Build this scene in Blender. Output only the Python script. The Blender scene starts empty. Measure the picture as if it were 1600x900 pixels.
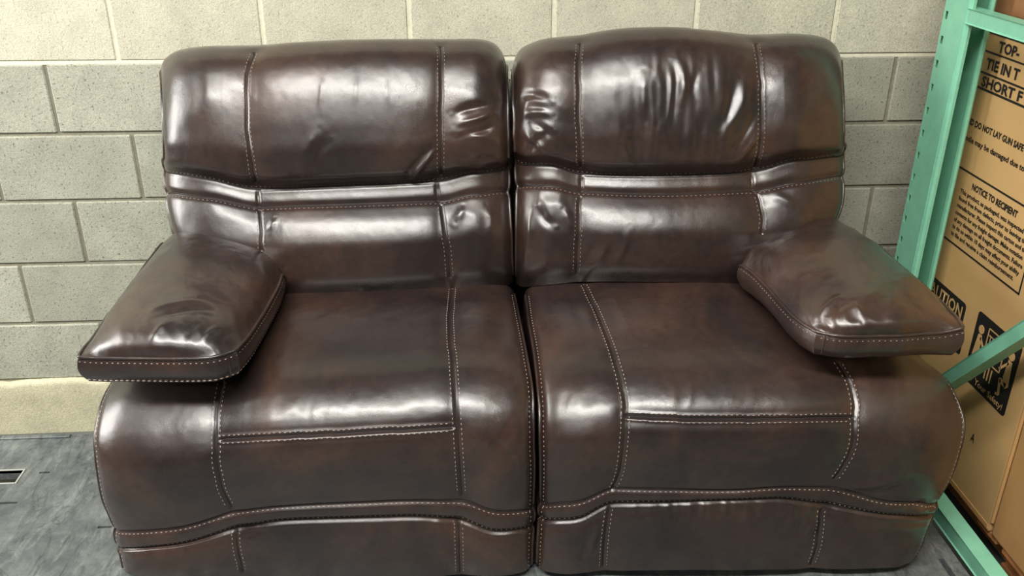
import bpy, bmesh, math, random
import numpy as np
from mathutils import Vector, Matrix

random.seed(7)
RNG = np.random.RandomState(11)
scene = bpy.context.scene
COL = scene.collection

# ------------------------------------------------------------------ camera
FPX = 1420.0
CAM = np.array([0.0, -2.626, 1.746])
YAW, PITCH, ROLL = math.radians(3.667), math.radians(25.488), math.radians(-0.199)
cy, sy, cp, sp = math.cos(YAW), math.sin(YAW), math.cos(PITCH), math.sin(PITCH)
fw = np.array([sy*cp, cy*cp, -sp]); rt = np.array([cy, -sy, 0.0]); dn = np.cross(fw, rt)
cr, sr = math.cos(ROLL), math.sin(ROLL)
ROT = np.array([cr*rt + sr*dn, -sr*rt + cr*dn, fw])          # rows: right, down, forward
cam_data = bpy.data.cameras.new('camera')
cam_data.sensor_width = 36.0
cam_data.lens = FPX/1600*36.0
cam_data.clip_start = 0.05
cam = bpy.data.objects.new('camera', cam_data); COL.objects.link(cam)
M = Matrix.Identity(4)
for i in range(3):
    M[i][0] = ROT[0][i]; M[i][1] = -ROT[1][i]; M[i][2] = -ROT[2][i]; M[i][3] = CAM[i]
cam.matrix_world = M
scene.camera = cam

# ------------------------------------------------------------------ light and exposure
scene.view_settings.view_transform = 'Standard'
scene.view_settings.look = 'None'
scene.view_settings.gamma = 1.0
scene.view_settings.use_curve_mapping = False
scene.view_settings.exposure = 0.0
world = bpy.data.worlds.new('World'); scene.world = world
world.use_nodes = True
bg = world.node_tree.nodes['Background']
bg.inputs['Color'].default_value = (0.92, 0.95, 0.90, 1)
bg.inputs['Strength'].default_value = 0.04

def area(name, loc, target, sx, sy_, power, color):
    l = bpy.data.lights.new(name, 'AREA'); l.shape = 'RECTANGLE'
    l.size = sx; l.size_y = sy_; l.energy = power; l.color = color
    o = bpy.data.objects.new(name, l); COL.objects.link(o)
    o.location = loc
    o.rotation_euler = (Vector(target)-Vector(loc)).to_track_quat('-Z', 'Y').to_euler()
    return o
# rows of warehouse tube lights under the roof, and a low fill at left
area('ceiling_tube_light', (-0.75, -2.65, 3.8), (-0.7, -2.4, 0), 3.2, 0.42, 275, (1.0, 0.97, 0.91))
area('left_fill_light', (-3.4, -0.8, 1.9), (-0.3, -0.2, 0.9), 0.9, 1.8, 100, (1.0, 0.98, 0.93))  # added low at the left to brighten the lower wall, source unseen
area('ceiling_tube_light', (-1.6, -4.9, 3.6), (-0.6, -1.2, 0.6), 2.8, 0.4, 42, (1.0, 0.97, 0.92))

# ------------------------------------------------------------------ picture-to-space helpers
def ray(px, py):
    return ROT.T @ np.array([(px-800)/FPX, (py-450)/FPX, 1.0])
def atY(px, py, Y):
    v = ray(px, py); return CAM + v*(Y-CAM[1])/v[1]
def atX(px, py, X):
    v = ray(px, py); return CAM + v*(X-CAM[0])/v[0]
def atZ(px, py, Z):
    v = ray(px, py); return CAM + v*(Z-CAM[2])/v[2]
TURN = math.tan(math.radians(2.5)); XC = 0.15               # the loveseat stands a little askew to the wall
def sofa(px, py, yl):
    n = np.array([TURN, 1.0, 0.0]); v = ray(px, py)
    t = (yl + TURN*XC - n@CAM)/(n@v)
    return CAM + v*t
def project(P):
    c = (P-CAM) @ ROT.T
    return 800+FPX*c[..., 0]/c[..., 2], 450+FPX*c[..., 1]/c[..., 2]

# ------------------------------------------------------------------ object helpers
def tag(o, label=None, cat=None, group=None, kind=None):
    if label: o['label'] = label
    if cat: o['category'] = cat
    if group: o['group'] = group
    if kind: o['kind'] = kind
    return o
def thing(name, loc, label, cat, group=None):
    o = bpy.data.objects.new(name, None); COL.objects.link(o)
    o.location = loc; o.empty_display_size = 0.1
    return tag(o, label, cat, group)
def link_mesh(name, me, mat, parent=None, smooth=False):
    o = bpy.data.objects.new(name, me); COL.objects.link(o)
    if mat and not me.materials: me.materials.append(mat)
    if parent:
        o.parent = parent
        r = parent
        off = Vector((0, 0, 0))
        while r is not None:
            off += r.location; r = r.parent
        o.location = -off
    if smooth:
        me.polygons.foreach_set('use_smooth', [True]*len(me.polygons))
    return o
def mesh_np(name, V, quads=None, tris=None):
    me = bpy.data.meshes.new(name)
    nq = 0 if quads is None else len(quads); nt = 0 if tris is None else len(tris)
    me.vertices.add(len(V)); me.vertices.foreach_set('co', np.asarray(V, dtype=np.float32).ravel())
    idx = []
    if nq: idx.append(np.asarray(quads, dtype=np.int32).ravel())
    if nt: idx.append(np.asarray(tris, dtype=np.int32).ravel())
    idx = np.concatenate(idx)
    me.loops.add(len(idx)); me.loops.foreach_set('vertex_index', idx)
    me.polygons.add(nq+nt)
    st = np.concatenate([np.arange(nq)*4, nq*4+np.arange(nt)*3]).astype(np.int32)
    me.polygons.foreach_set('loop_start', st)
    me.update(calc_edges=True); me.validate()
    return me
class MB:
    """collects boxes, prisms and polygons into one mesh"""
    def __init__(s): s.bm = bmesh.new()
    def box(s, a, b, bevel=0.0, seg=1, mat=None):
        a = Vector(a); b = Vector(b)
        r = bmesh.ops.create_cube(s.bm, size=1.0)
        vs = r['verts']
        for v in vs:
            v.co = Vector(((a[i]+b[i])/2 + v.co[i]*(b[i]-a[i]) for i in range(3)))
            if mat is not None: v.co = mat @ v.co
        if bevel:
            es = list({e for v in vs for e in v.link_edges})
            bmesh.ops.bevel(s.bm, geom=es, offset=bevel, segments=seg, affect='EDGES', profile=0.6)
        return s
    def bar(s, p, q, w, h, up=(0, 0, 1), bevel=0.0):
        p = Vector(p); q = Vector(q); d = q-p; L = d.length; d.normalize()
        u = Vector(up); sd = d.cross(u).normalized(); u = sd.cross(d)
        m = Matrix(((d.x, sd.x, u.x, p.x), (d.y, sd.y, u.y, p.y), (d.z, sd.z, u.z, p.z), (0, 0, 0, 1)))
        return s.box((0, -w/2, -h/2), (L, w/2, h/2), bevel, 1, m)
    def prism(s, pts, ext):
        """polygon (3d points) extruded by the vector ext"""
        e = Vector(ext)
        a = [s.bm.verts.new(Vector(p)) for p in pts]; b = [s.bm.verts.new(Vector(p)+e) for p in pts]
        n = len(a)
        s.bm.faces.new(a); s.bm.faces.new(b[::-1])
        for i in range(n): s.bm.faces.new((a[i], b[i], b[(i+1) % n], a[(i+1) % n]))
        return s
    def mesh(s, name):
        bmesh.ops.recalc_face_normals(s.bm, faces=s.bm.faces[:])
        me = bpy.data.meshes.new(name); s.bm.to_mesh(me); s.bm.free(); return me
    def build(s, name, mat, parent=None, smooth=False):
        return link_mesh(name, s.mesh(name), mat, parent, smooth)

# ------------------------------------------------------------------ materials
def srgb(r, g, b):
    f = lambda c: ((c/255)/12.92 if c/255 <= 0.04045 else ((c/255+0.055)/1.055)**2.4)
    return (f(r), f(g), f(b), 1.0)
class NT:
    def __init__(s, name, rough=0.6):
        s.m = bpy.data.materials.new(name); s.m.use_nodes = True
        s.t = s.m.node_tree; s.n = s.t.nodes; s.l = s.t.links
        s.b = s.n['Principled BSDF']; s.b.inputs['Roughness'].default_value = rough
        s.tc = s.n.new('ShaderNodeTexCoord')
        s.pos = s.n.new('ShaderNodeNewGeometry').outputs['Position']
    def noise(s, scale, detail=4, rough=0.55, vec=None, dist=0.0):
        x = s.n.new('ShaderNodeTexNoise'); x.inputs['Scale'].default_value = scale
        x.inputs['Detail'].default_value = detail; x.inputs['Roughness'].default_value = rough
        x.inputs['Distortion'].default_value = dist
        s.l.new(vec or s.pos, x.inputs['Vector']); return x.outputs['Fac']
    def voro(s, scale, feature='F1', vec=None):
        x = s.n.new('ShaderNodeTexVoronoi'); x.inputs['Scale'].default_value = scale; x.feature = feature
        s.l.new(vec or s.pos, x.inputs['Vector']); return x.outputs['Distance']
    def ramp(s, fac, stops):
        x = s.n.new('ShaderNodeValToRGB'); e = x.color_ramp.elements
        while len(e) > 1: e.remove(e[0])
        e[0].position = stops[0][0]; e[0].color = stops[0][1]
        for p, c in stops[1:]:
            k = e.new(p); k.color = c
        s.l.new(fac, x.inputs['Fac']); return x.outputs['Color']
    def mix(s, fac, a, b, mode='MIX'):
        x = s.n.new('ShaderNodeMix'); x.data_type = 'RGBA'; x.blend_type = mode
        for sock, v in ((x.inputs[0], fac), (x.inputs[6], a), (x.inputs[7], b)):
            if hasattr(v, 'links'): s.l.new(v, sock)
            elif isinstance(v, (int, float)): sock.default_value = v
            else: sock.default_value = v
        return x.outputs[2]
    def math(s, op, a, b=0.0):
        x = s.n.new('ShaderNodeMath'); x.operation = op
        for sock, v in ((x.inputs[0], a), (x.inputs[1], b)):
            if hasattr(v, 'links'): s.l.new(v, sock)
            else: sock.default_value = v
        return x.outputs[0]
    def scaled(s, vec3):
        x = s.n.new('ShaderNodeMapping'); x.inputs['Scale'].default_value = vec3
        s.l.new(s.pos, x.inputs['Vector']); return x.outputs[0]
    def color(s, c):
        if hasattr(c, 'links'): s.l.new(c, s.b.inputs['Base Color'])
        else: s.b.inputs['Base Color'].default_value = c
        return s
    def rough(s, r):
        if hasattr(r, 'links'): s.l.new(r, s.b.inputs['Roughness'])
        else: s.b.inputs['Roughness'].default_value = r
        return s
    def bump(s, h, strength=0.2, dist=0.01):
        x = s.n.new('ShaderNodeBump'); x.inputs['Strength'].default_value = strength
        x.inputs['Distance'].default_value = dist
        s.l.new(h, x.inputs['Height']); s.l.new(x.outputs[0], s.b.inputs['Normal']); return s
G = lambda v: (v, v, v, 1)

def leather_mat():
    k = NT('brown_leather')
    big = k.noise(3.2, 5, 0.62, dist=0.6)
    c = k.ramp(big, [(0.30, srgb(34, 28, 28)), (0.44, srgb(45, 35, 33)), (0.58, srgb(59, 44, 38)), (0.72, srgb(73, 53, 43))])
    fine = k.ramp(k.noise(60, 3, 0.6), [(0.3, G(0.86)), (0.7, G(1.1))])
    k.color(k.mix(1.0, c, fine, 'MULTIPLY'))
    r = k.ramp(k.noise(9, 4), [(0.3, G(0.26)), (0.7, G(0.34))])
    k.rough(r)
    grain = k.voro(420, 'DISTANCE_TO_EDGE')
    pores = k.noise(900, 2)
    soft = k.noise(38, 4, 0.6)
    h = k.math('ADD', k.math('MULTIPLY', grain, 0.5), k.math('ADD', k.math('MULTIPLY', pores, 0.15), k.math('MULTIPLY', soft, .6)))
    k.bump(h, 0.16, 0.004)
    k.b.inputs['Specular IOR Level'].default_value = 0.6
    k.b.inputs['Coat Weight'].default_value = 0.45
    k.b.inputs['Coat Roughness'].default_value = 0.24
    return k.m
def plain(name, c, rough=0.6, metal=0.0, nscale=0, amt=0.15):
    k = NT(name, rough)
    if nscale:
        v = k.ramp(k.noise(nscale, 5, 0.6), [(0.3, G(1-amt)), (0.7, G(1+amt))])
        k.color(k.mix(1.0, c, v, 'MULTIPLY'))
    else: k.color(c)
    k.b.inputs['Metallic'].default_value = metal
    return k.m
def block_mat(name, a, b, pit):
    k = NT(name, 0.92)
    oi = k.n.new('ShaderNodeObjectInfo').outputs['Random']
    base = k.mix(oi, a, b)
    cloud = k.ramp(k.noise(9, 6, 0.7), [(0.3, G(0.83)), (0.7, G(1.12))])
    sand = k.ramp(k.noise(260, 3, 0.7), [(0.3, G(0.72)), (0.7, G(1.2))])
    pits = k.ramp(k.noise(120, 2, 0.6), [(0.30, G(pit)), (0.40, G(1.0))])
    c = k.mix(1.0, k.mix(1.0, k.mix(1.0, base, cloud, 'MULTIPLY'), sand, 'MULTIPLY'), pits, 'MULTIPLY')
    k.color(c)
    h = k.math('ADD', k.math('MULTIPLY', k.noise(260, 3, 0.7), 0.5), k.noise(110, 3, 0.7))
    k.bump(h, 0.35, 0.004)
    return k.m
M_leather = leather_mat()
M_thread = plain('tan_thread', srgb(166, 147, 135), 0.7)
M_thread_dark = plain('brown_thread', srgb(138, 120, 110), 0.7)
M_seam = plain('seam_shadow_leather', srgb(30, 22, 21), 0.7)
M_black = plain('black_underside', srgb(20, 19, 19), 0.85)
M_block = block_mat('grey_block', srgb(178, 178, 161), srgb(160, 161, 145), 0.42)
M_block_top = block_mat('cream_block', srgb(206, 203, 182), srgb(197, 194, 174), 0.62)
M_mortar = plain('grey_mortar', srgb(138, 135, 118), 0.95, 0, 60, 0.15)  # real mortar, darkened so its colour carries the shadow lines in the lower joints
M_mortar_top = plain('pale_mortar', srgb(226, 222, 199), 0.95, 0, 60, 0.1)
M_kerb = block_mat('pale_concrete', srgb(206, 201, 170), srgb(200, 196, 166), 0.9)

# ------------------------------------------------------------------ the wall: blocks on a mortar bed
BW, BH, J = 0.4064, 0.2032, 0.0095
X0 = -0.93523
wall = MB().box((-2.7, 0.006, -0.1), (3.1, 0.2, 1.2195)).build('wall_back', M_mortar)
tag(wall, 'grey concrete block wall behind the loveseat', kind='structure')
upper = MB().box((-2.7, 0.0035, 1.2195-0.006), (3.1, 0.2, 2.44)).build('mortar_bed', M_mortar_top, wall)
tag(upper, 'pale mortar of the upper courses')
def block_mesh(name, w):
    return MB().box((-w/2, 0.0, -(BH-J)/2), (w/2, 0.06, (BH-J)/2), 0.0035, 1).mesh(name)
bm_grey = block_mesh('concrete_block', BW-J); bm_cream = block_mesh('cream_block', BW-J)
bm_grey.materials.append(M_block); bm_cream.materials.append(M_block_top)
for r in range(1, 12):
    z = (r+0.5)*BH
    # running bond: the course just under the cream ones is shifted by half a block
    shift = 0.0 if r % 2 == 0 else -BW/2
    for k in range(-4, 10):
        x = X0 + shift + (k+0.5)*BW
        if x < -2.5 or x > 2.9: continue
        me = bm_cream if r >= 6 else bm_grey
        o = bpy.data.objects.new('concrete_block', me); COL.objects.link(o)
        o.parent = wall
        o.location = (x, random.uniform(-0.0012, 0.0012), z + random.uniform(-0.0008, 0.0008))
        o.rotation_euler = (0, random.uniform(-0.002, 0.002), random.uniform(-0.002, 0.002))
# concrete footing course along the bottom, with a ragged upper edge
def kerb():
    n = 260; xs = np.linspace(-2.7, 3.1, n)
    prof = [(0.0, -0.004), (0.06, -0.010), (0.13, -0.012), (0.185, -0.014), (0.199, -0.010), (0.204, 0.012)]
    V = []
    for x in xs:
        w = 0.004*math.sin(x*9)+0.003*math.sin(x*23+1)+0.003*random.uniform(-1, 1)
        for z, y in prof: V.append((x, y+0.002*math.sin(x*5+z*20), z+(w if z > 0.15 else 0)))
    m = len(prof); Q = [(i*m+j, (i+1)*m+j, (i+1)*m+j+1, i*m+j+1) for i in range(n-1) for j in range(m-1)]
    o = link_mesh('trim_1', mesh_np('trim_1', V, Q), M_kerb, None, True)
    tag(o, 'pale concrete footing course along the bottom of the wall', kind='structure')
kerb()
# warehouse floor
k = NT('concrete_floor', 0.6)
k.color(k.ramp(k.noise(3, 6, 0.6), [(0.3, srgb(74, 76, 74)), (0.7, srgb(104, 106, 102))]))
fl = MB().box((-3.6, -4.2, -0.1), (3.6, 0.006, 0.0)).build('floor', k.m)
tag(fl, 'grey concrete warehouse floor', kind='structure')

# ------------------------------------------------------------------ platform deck under the loveseat
def deck_material():
    k = NT('scuffed_deck', 0.5)
    rot = k.n.new('ShaderNodeMapping'); rot.inputs['Rotation'].default_value = (0, 0, math.radians(-35)); rot.inputs['Scale'].default_value = (5, 1.6, 1)
    k.l.new(k.pos, rot.inputs['Vector'])
    streak = k.noise(4.0, 9, 0.8, rot.outputs[0], 0.5)
    cloud = k.noise(9, 9, 0.75, dist=0.4)
    base = k.ramp(cloud, [(0.32, srgb(66, 71, 73)), (0.5, srgb(88, 93, 93)), (0.68, srgb(112, 116, 113))])
    scuff = k.ramp(streak, [(0.50, G(0)), (0.66, G(0.7))])
    c = k.mix(scuff, base, srgb(136, 140, 136))
    dark = k.ramp(k.noise(3.2, 8, 0.75, rot.outputs[0], 0.8), [(0.33, G(0.5)), (0.47, G(1.0))])
    wob = k.noise(1.3, 4, 0.55, rot.outputs[0], 0.8)
    line = k.ramp(k.math('ABSOLUTE', k.math('SUBTRACT', wob, 0.5)), [(0.0, G(0.62)), (0.006, G(1.0))])
    k.color(k.mix(1.0, k.mix(1.0, c, dark, 'MULTIPLY'), line, 'MULTIPLY'))
    k.rough(k.ramp(cloud, [(0.3, G(0.36)), (0.7, G(0.6))]))
    k.bump(k.noise(40, 6, 0.75), 0.3, 0.004)
    return k.m
M_deck = deck_material()
DZ = 0.15
deck = thing('platform', (0, -0.9, 0), 'low scuffed dark grey slotted platform the loveseat stands on', 'platform')
def deck_mesh():
    x0, x1, y0, y1 = -1.75, 1.235, -1.75, -0.245
    holes = [(-1.36, -1.258, -0.476, -0.418), (-1.32, -1.215, -0.569, -0.560), (-1.209, -1.180, -0.436, -0.428), (-0.962, -0.925, -0.684, -0.676),
             (1.185, 1.200, -1.06, -0.925)]
    xs = sorted({x0, x1, *[h[0] for h in holes], *[h[1] for h in holes]})
    ys = sorted({y0, y1, *[h[2] for h in holes], *[h[3] for h in holes]})
    bm = bmesh.new(); vd = {}
    def v(x, y, z=DZ):
        key = (round(x, 5), round(y, 5), z)
        if key not in vd: vd[key] = bm.verts.new((x, y, z))
        return vd[key]
    ins = lambda cx, cy_: any(h[0] < cx < h[1] and h[2] < cy_ < h[3] for h in holes)
    for i in range(len(xs)-1):
        for j in range(len(ys)-1):
            if not ins((xs[i]+xs[i+1])/2, (ys[j]+ys[j+1])/2):
                bm.faces.new((v(xs[i], ys[j]), v(xs[i+1], ys[j]), v(xs[i+1], ys[j+1]), v(xs[i], ys[j+1])))
    bd = [e for e in bm.edges if len(e.link_faces) == 1]
    r = bmesh.ops.extrude_edge_only(bm, edges=bd)
    nv = [g for g in r['geom'] if isinstance(g, bmesh.types.BMVert)]
    for q in nv: q.co.z -= 0.03
    me = bpy.data.meshes.new('deck_sheet'); bm.to_mesh(me); bm.free(); return me, holes
dm, HOLES = deck_mesh()
link_mesh('deck_sheet', dm, M_deck, deck)
h = HOLES[0]
rim = MB()
for a, b in (((h[0], h[2]-.004), (h[1], h[2])), ((h[0], h[3]), (h[1], h[3]+.004))):
    rim.box((a[0], a[1], DZ-.01), (b[0], b[1], DZ+.003), .001)
rim.box((h[1], h[2]-.004, DZ-.01), (h[1]+.005, h[3]+.004, DZ+.003), .001)
rim.build('slot_rim', plain('pale_edge', srgb(170, 172, 166), .5), deck)
MB().box((-1.75, -0.262, DZ), (-1.187, -0.246, DZ+.006), .002).build('edge_strip', M_deck, deck)
for x in (-1.6, -0.6, 0.3, 1.1):
    MB().box((x-.06, -1.7, 0), (x+.06, -0.28, DZ-.031), .004).build('runner', M_black, deck)

# ------------------------------------------------------------------ leather surfaces
def pchip(x, Y, xq):
    x = np.asarray(x, float); Y = np.asarray(Y, float)
    hh = np.diff(x); sh = (len(hh),)+(1,)*(Y.ndim-1); H = hh.reshape(sh)
    d = np.diff(Y, axis=0)/H
    m = np.zeros_like(Y)
    w1 = 2*H[1:]+H[:-1]; w2 = H[1:]+2*H[:-1]
    same = d[:-1]*d[1:] > 0
    with np.errstate(divide='ignore', invalid='ignore'):
        mm = (w1+w2)/(w1/d[:-1]+w2/d[1:])
    m[1:-1] = np.where(same, mm, 0)
    m[0] = d[0]; m[-1] = d[-1]
    k = np.clip(np.searchsorted(x, xq, side='right')-1, 0, len(x)-2)
    t = ((xq-x[k])/hh[k]).reshape((-1,)+(1,)*(Y.ndim-1)); Hk = hh[k].reshape(t.shape)
    return (Y[k]*(1+2*t)*(1-t)**2 + m[k]*Hk*t*(1-t)**2 + Y[k+1]*t*t*(3-2*t) + m[k+1]*Hk*t*t*(t-1))
def curve(pts):
    a = np.array(pts, float); return lambda x: np.interp(x, a[:, 0], a[:, 1])
def blur1(P, n, axis):
    P = np.moveaxis(P, axis, 0).copy()
    for _ in range(n):
        Q = P.copy(); Q[1:-1] = 0.25*P[:-2]+0.5*P[1:-1]+0.25*P[2:]; P = Q
    return np.moveaxis(P, 0, axis)
def blur(P, n): return blur1(blur1(P, n, 0), n, 1)
def normals(P):
    du = np.gradient(P, axis=1); dv = np.gradient(P, axis=0)
    n = np.cross(dv, du); n /= np.linalg.norm(n, axis=-1, keepdims=True)+1e-12
    return n
def vnoise(u, v, seed):
    r = np.random.RandomState(seed); L = r.rand(64, 64)*2-1
    iu = np.floor(u).astype(int); iv = np.floor(v).astype(int); fu = u-iu; fv = v-iv
    fu = fu*fu*fu*(fu*(6*fu-15)+10); fv = fv*fv*fv*(fv*(6*fv-15)+10)
    g = lambda a, b: L[a % 64, b % 64]
    return (g(iu, iv)*(1-fu)+g(iu+1, iv)*fu)*(1-fv) + (g(iu, iv+1)*(1-fu)+g(iu+1, iv+1)*fu)*fv
def fbm(u, v, seed, o=3):
    s = 0; a = 1
    for k in range(o):
        s = s + a*vnoise(u*2**k, v*2**k, seed+k); a *= 0.5
    return s

class Patch:
    """a leather panel: a smooth base surface with depth, then puff, seams and creases pushed along its normals"""
    def __init__(s, ctrl, nu, nv, smooth=40, sign=None):
        C = np.array(ctrl, float)                             # rows x cols x 3
        lu = np.concatenate([[0], np.cumsum(np.linalg.norm(np.diff(C, axis=1), axis=-1).mean(0))])
        lv = np.concatenate([[0], np.cumsum(np.linalg.norm(np.diff(C, axis=0), axis=-1).mean(1))])
        s.ku, s.kv = lu/lu[-1], lv/lv[-1]
        s.u = np.linspace(0, 1, nu); s.v = np.linspace(0, 1, nv)
        A = pchip(s.kv, C, s.v)                               # nv x cols x 3
        B = pchip(s.ku, np.swapaxes(A, 0, 1), s.u)            # nu x nv x 3
        P = np.swapaxes(B, 0, 1)
        s.P = blur(P, smooth); s.nv, s.nu = nv, nu
        s.N = normals(s.P)
        s.face = 1.0
        mid = s.P[nv//2, nu//2]
        if s.N[nv//2, nu//2] @ (CAM-mid) < 0: s.N = -s.N; s.face = -1.0
        s.px, s.py = project(s.P)
        s.front = (s.N*(CAM-s.P)).sum(-1) > 0
        s.E = np.zeros((nv, nu)); s.C = np.repeat(s.N[:, nu//2:nu//2+1], nu, 1)
        s.D = np.zeros((nv, nu)); s.U = s.u[None, :]+np.zeros((nv, 1)); s.V = s.v[:, None]+np.zeros((1, nu))
        s.lu = np.concatenate([np.zeros((nv, 1)), np.cumsum(np.linalg.norm(np.diff(s.P, axis=1), axis=-1), 1)], 1)
        s.lv = np.concatenate([np.zeros((1, nu)), np.cumsum(np.linalg.norm(np.diff(s.P, axis=0), axis=-1), 0)], 0)
    def trace(s, pts, step=2.0):
        """the line on the surface that is seen along these points, as float grid indices"""
        a = np.array(pts, float); L = np.concatenate([[0], np.cumsum(np.linalg.norm(np.diff(a, axis=0), axis=1))])
        n = max(4, int(L[-1]/step)); q = np.linspace(0, L[-1], n)
        if len(a) > 2: xy = pchip(L, a, q)
        else: xy = np.stack([np.interp(q, L, a[:, 0]), np.interp(q, L, a[:, 1])], 1)
        pen = np.where(s.front, 0, 1e6)
        ij = []
        for x, y in xy:
            d = (s.px-x)**2+(s.py-y)**2+pen
            k = int(d.argmin()); ij.append((k//s.nu, k % s.nu))
        ij = np.array(ij, float)
        for _ in range(6):
            b = ij.copy(); b[1:-1] = .25*ij[:-2]+.5*ij[1:-1]+.25*ij[2:]; ij = b
        return ij
    def samp(s, A, ij):
        i = np.clip(ij[:, 0], 0, s.nv-1.001); j = np.clip(ij[:, 1], 0, s.nu-1.001)
        a = i.astype(int); b = j.astype(int); f = (i-a)[:, None]; g = (j-b)[:, None]
        return (A[a, b]*(1-g)+A[a, b+1]*g)*(1-f)+(A[a+1, b]*(1-g)+A[a+1, b+1]*g)*f
    def dist(s, ij, R):
        """distance field (metres) to the traced line, inf beyond R"""
        out = np.full((s.nv, s.nu), 9.0)
        pts = s.samp(s.P, ij)
        k = max(1, len(pts)//40)
        for c in range(0, len(pts), 40):
            seg = pts[c:c+41]; ss = ij[c:c+41]
            su = s.lu[s.nv//2, -1]/s.nu; sv = s.lv[-1, s.nu//2]/s.nv
            mu = int(R/su)+3; mv = int(R/sv)+3
            i0 = max(0, int(ss[:, 0].min())-mv); i1 = min(s.nv, int(ss[:, 0].max())+mv)
            j0 = max(0, int(ss[:, 1].min())-mu); j1 = min(s.nu, int(ss[:, 1].max())+mu)
            sub = s.P[i0:i1, j0:j1]
            d = np.full(sub.shape[:2], 9.0)
            for a in range(len(seg)-1):
                p, q = seg[a], seg[a+1]; e = q-p; l2 = e@e+1e-14
                t = np.clip(((sub-p)@e)/l2, 0, 1)
                dd = sub-(p+t[..., None]*e)
                d = np.minimum(d, (dd*dd).sum(-1))
            out[i0:i1, j0:j1] = np.minimum(out[i0:i1, j0:j1], np.sqrt(d))
        return out
    def seam(s, pts, groove=0.005, w=0.0028, puff=0.008, W=0.03, ridge=0.0):
        ij = s.trace(pts) if not isinstance(pts, np.ndarray) else pts
        d = s.dist(ij, max(3*w, 2.2*W))
        s.D -= groove*np.exp(-(d/w)**2) + puff*np.exp(-(d/W)**1.5)
        if ridge: s.D += ridge*np.exp(-((d-2.6*w)/(1.3*w))**2)
        return ij
    def crease(s, pts, amp, w):
        ij = s.trace(pts, 4.0); d = s.dist(ij, 2.6*w)
        t = np.linspace(0, 1, len(ij))
        # fade the two ends
        e0 = s.samp(s.P, ij[:1])[0]; e1 = s.samp(s.P, ij[-1:])[0]
        L = np.linalg.norm(np.diff(s.samp(s.P, ij), axis=0), axis=1).sum()
        f0 = np.clip(np.linalg.norm(s.P-e0, axis=-1)/(0.35*L), 0, 1); f1 = np.clip(np.linalg.norm(s.P-e1, axis=-1)/(0.35*L), 0, 1)
        s.D += amp*np.exp(-(d/w)**2)*(f0*f1)
    def edge(s, sides, r, depth=None):
        depth = depth or r
        for sd in sides:
            d = {'l': s.lu, 'r': s.lu[:, -1:]-s.lu, 't': s.lv, 'b': s.lv[-1:, :]-s.lv}[sd]
            q = np.clip(1-d/r, 0, 1)
            s.E -= depth*(1-np.sqrt(np.clip(1-q*q, 0, 1)))
    def finish(s, final=2):
        D = blur(s.D[..., None], final)[..., 0]
        s.S = s.P + s.N*D[..., None] + s.C*s.E[..., None]
        s.SN = normals(s.S)*s.face
    def skirt_mesh(s, name, mat, parent, skirt, cap=False, sides='lrtb', steps=4):
        """grid plus a rim that goes back from the border; skirt(P, N, t) gives the rim"""
        nv, nu = s.nv, s.nu
        V = [s.S.reshape(-1, 3)]
        idx = np.arange(nv*nu).reshape(nv, nu)
        q = np.stack([idx[:-1, :-1], idx[:-1, 1:], idx[1:, 1:], idx[1:, :-1]], -1).reshape(-1, 4)
        loop = np.concatenate([idx[:, 0], idx[-1, 1:], idx[-2::-1, -1], idx[0, -2:0:-1]])
        P = s.S.reshape(-1, 3)[loop]; N = s.C.reshape(-1, 3)[loop]
        quads = [q]; prev = loop; base = nv*nu; n = len(loop)
        for k in range(1, steps+1):
            R = skirt(P, N, k/steps); V.append(R)
            cur = base+np.arange(n); base += n
            quads.append(np.stack([prev, np.roll(prev, -1), np.roll(cur, -1), cur], -1)); prev = cur
        tris = None
        if cap:
            V.append(V[-1].mean(0)[None]); tris = np.stack([prev, np.roll(prev, -1), np.full(n, base)], -1)
        Q = np.concatenate(quads)
        me = mesh_np(name, np.concatenate(V), Q, tris)
        bm = bmesh.new(); bm.from_mesh(me); bmesh.ops.recalc_face_normals(bm, faces=bm.faces[:]); bm.to_mesh(me); bm.free()
        o = link_mesh(name, me, mat, parent, True)
        return o
    def stitches(s, ij, off, parent, label=None, thread=None, pitch=0.0120, ln=0.0070, wd=0.0022, ht=0.0011):
        """a row of thread stitches that runs along a traced line, off metres to its side"""
        P = s.samp(s.P, ij); L = np.concatenate([[0], np.cumsum(np.linalg.norm(np.diff(P, axis=0), axis=1))])
        n = int(L[-1]/pitch)
        if n < 2: return
        su = s.lu[s.nv//2, -1]/(s.nu-1); sv = s.lv[-1, s.nu//2]/(s.nv-1)
        V = []; Q = []
        for k in range(n):
            c = (k+0.5)*pitch + random.uniform(-.0008, .0008)
            tt = np.array([c-ln/2, c, c+ln/2])
            idx = np.stack([np.interp(tt, L, ij[:, 0]), np.interp(tt, L, ij[:, 1])], 1)
            d = (idx[2]-idx[0])*np.array([sv, su]); d /= np.linalg.norm(d)+1e-9
            o = np.array([-d[1]/sv, d[0]/su])*off
            idx = idx+o
            if idx[:, 0].min() < 1 or idx[:, 0].max() > s.nv-2 or idx[:, 1].min() < 1 or idx[:, 1].max() > s.nu-2: continue
            p = s.samp(s.S, idx); nn = s.samp(s.SN, idx)[1]
            t = p[2]-p[0]; t /= np.linalg.norm(t)+1e-9
            b = np.cross(nn, t)
            i0 = len(V)
            for e, sc, h_ in ((p[0], .5, -.0004), (p[1], 1, ht), (p[2], .5, -.0004)):
                V += [e+b*wd*.5*sc-nn*.001, e+b*wd*.3*sc+nn*h_, e-b*wd*.3*sc+nn*h_, e-b*wd*.5*sc-nn*.001]
            for m in (0, 4):
                for a in range(3): Q.append((i0+m+a, i0+m+a+1, i0+m+a+5, i0+m+a+4))
        if not V: return
        ob = link_mesh('stitching', mesh_np('stitching', V, Q), thread or M_thread, parent)
        tag(ob, label, kind='stuff')
        return ob
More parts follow.
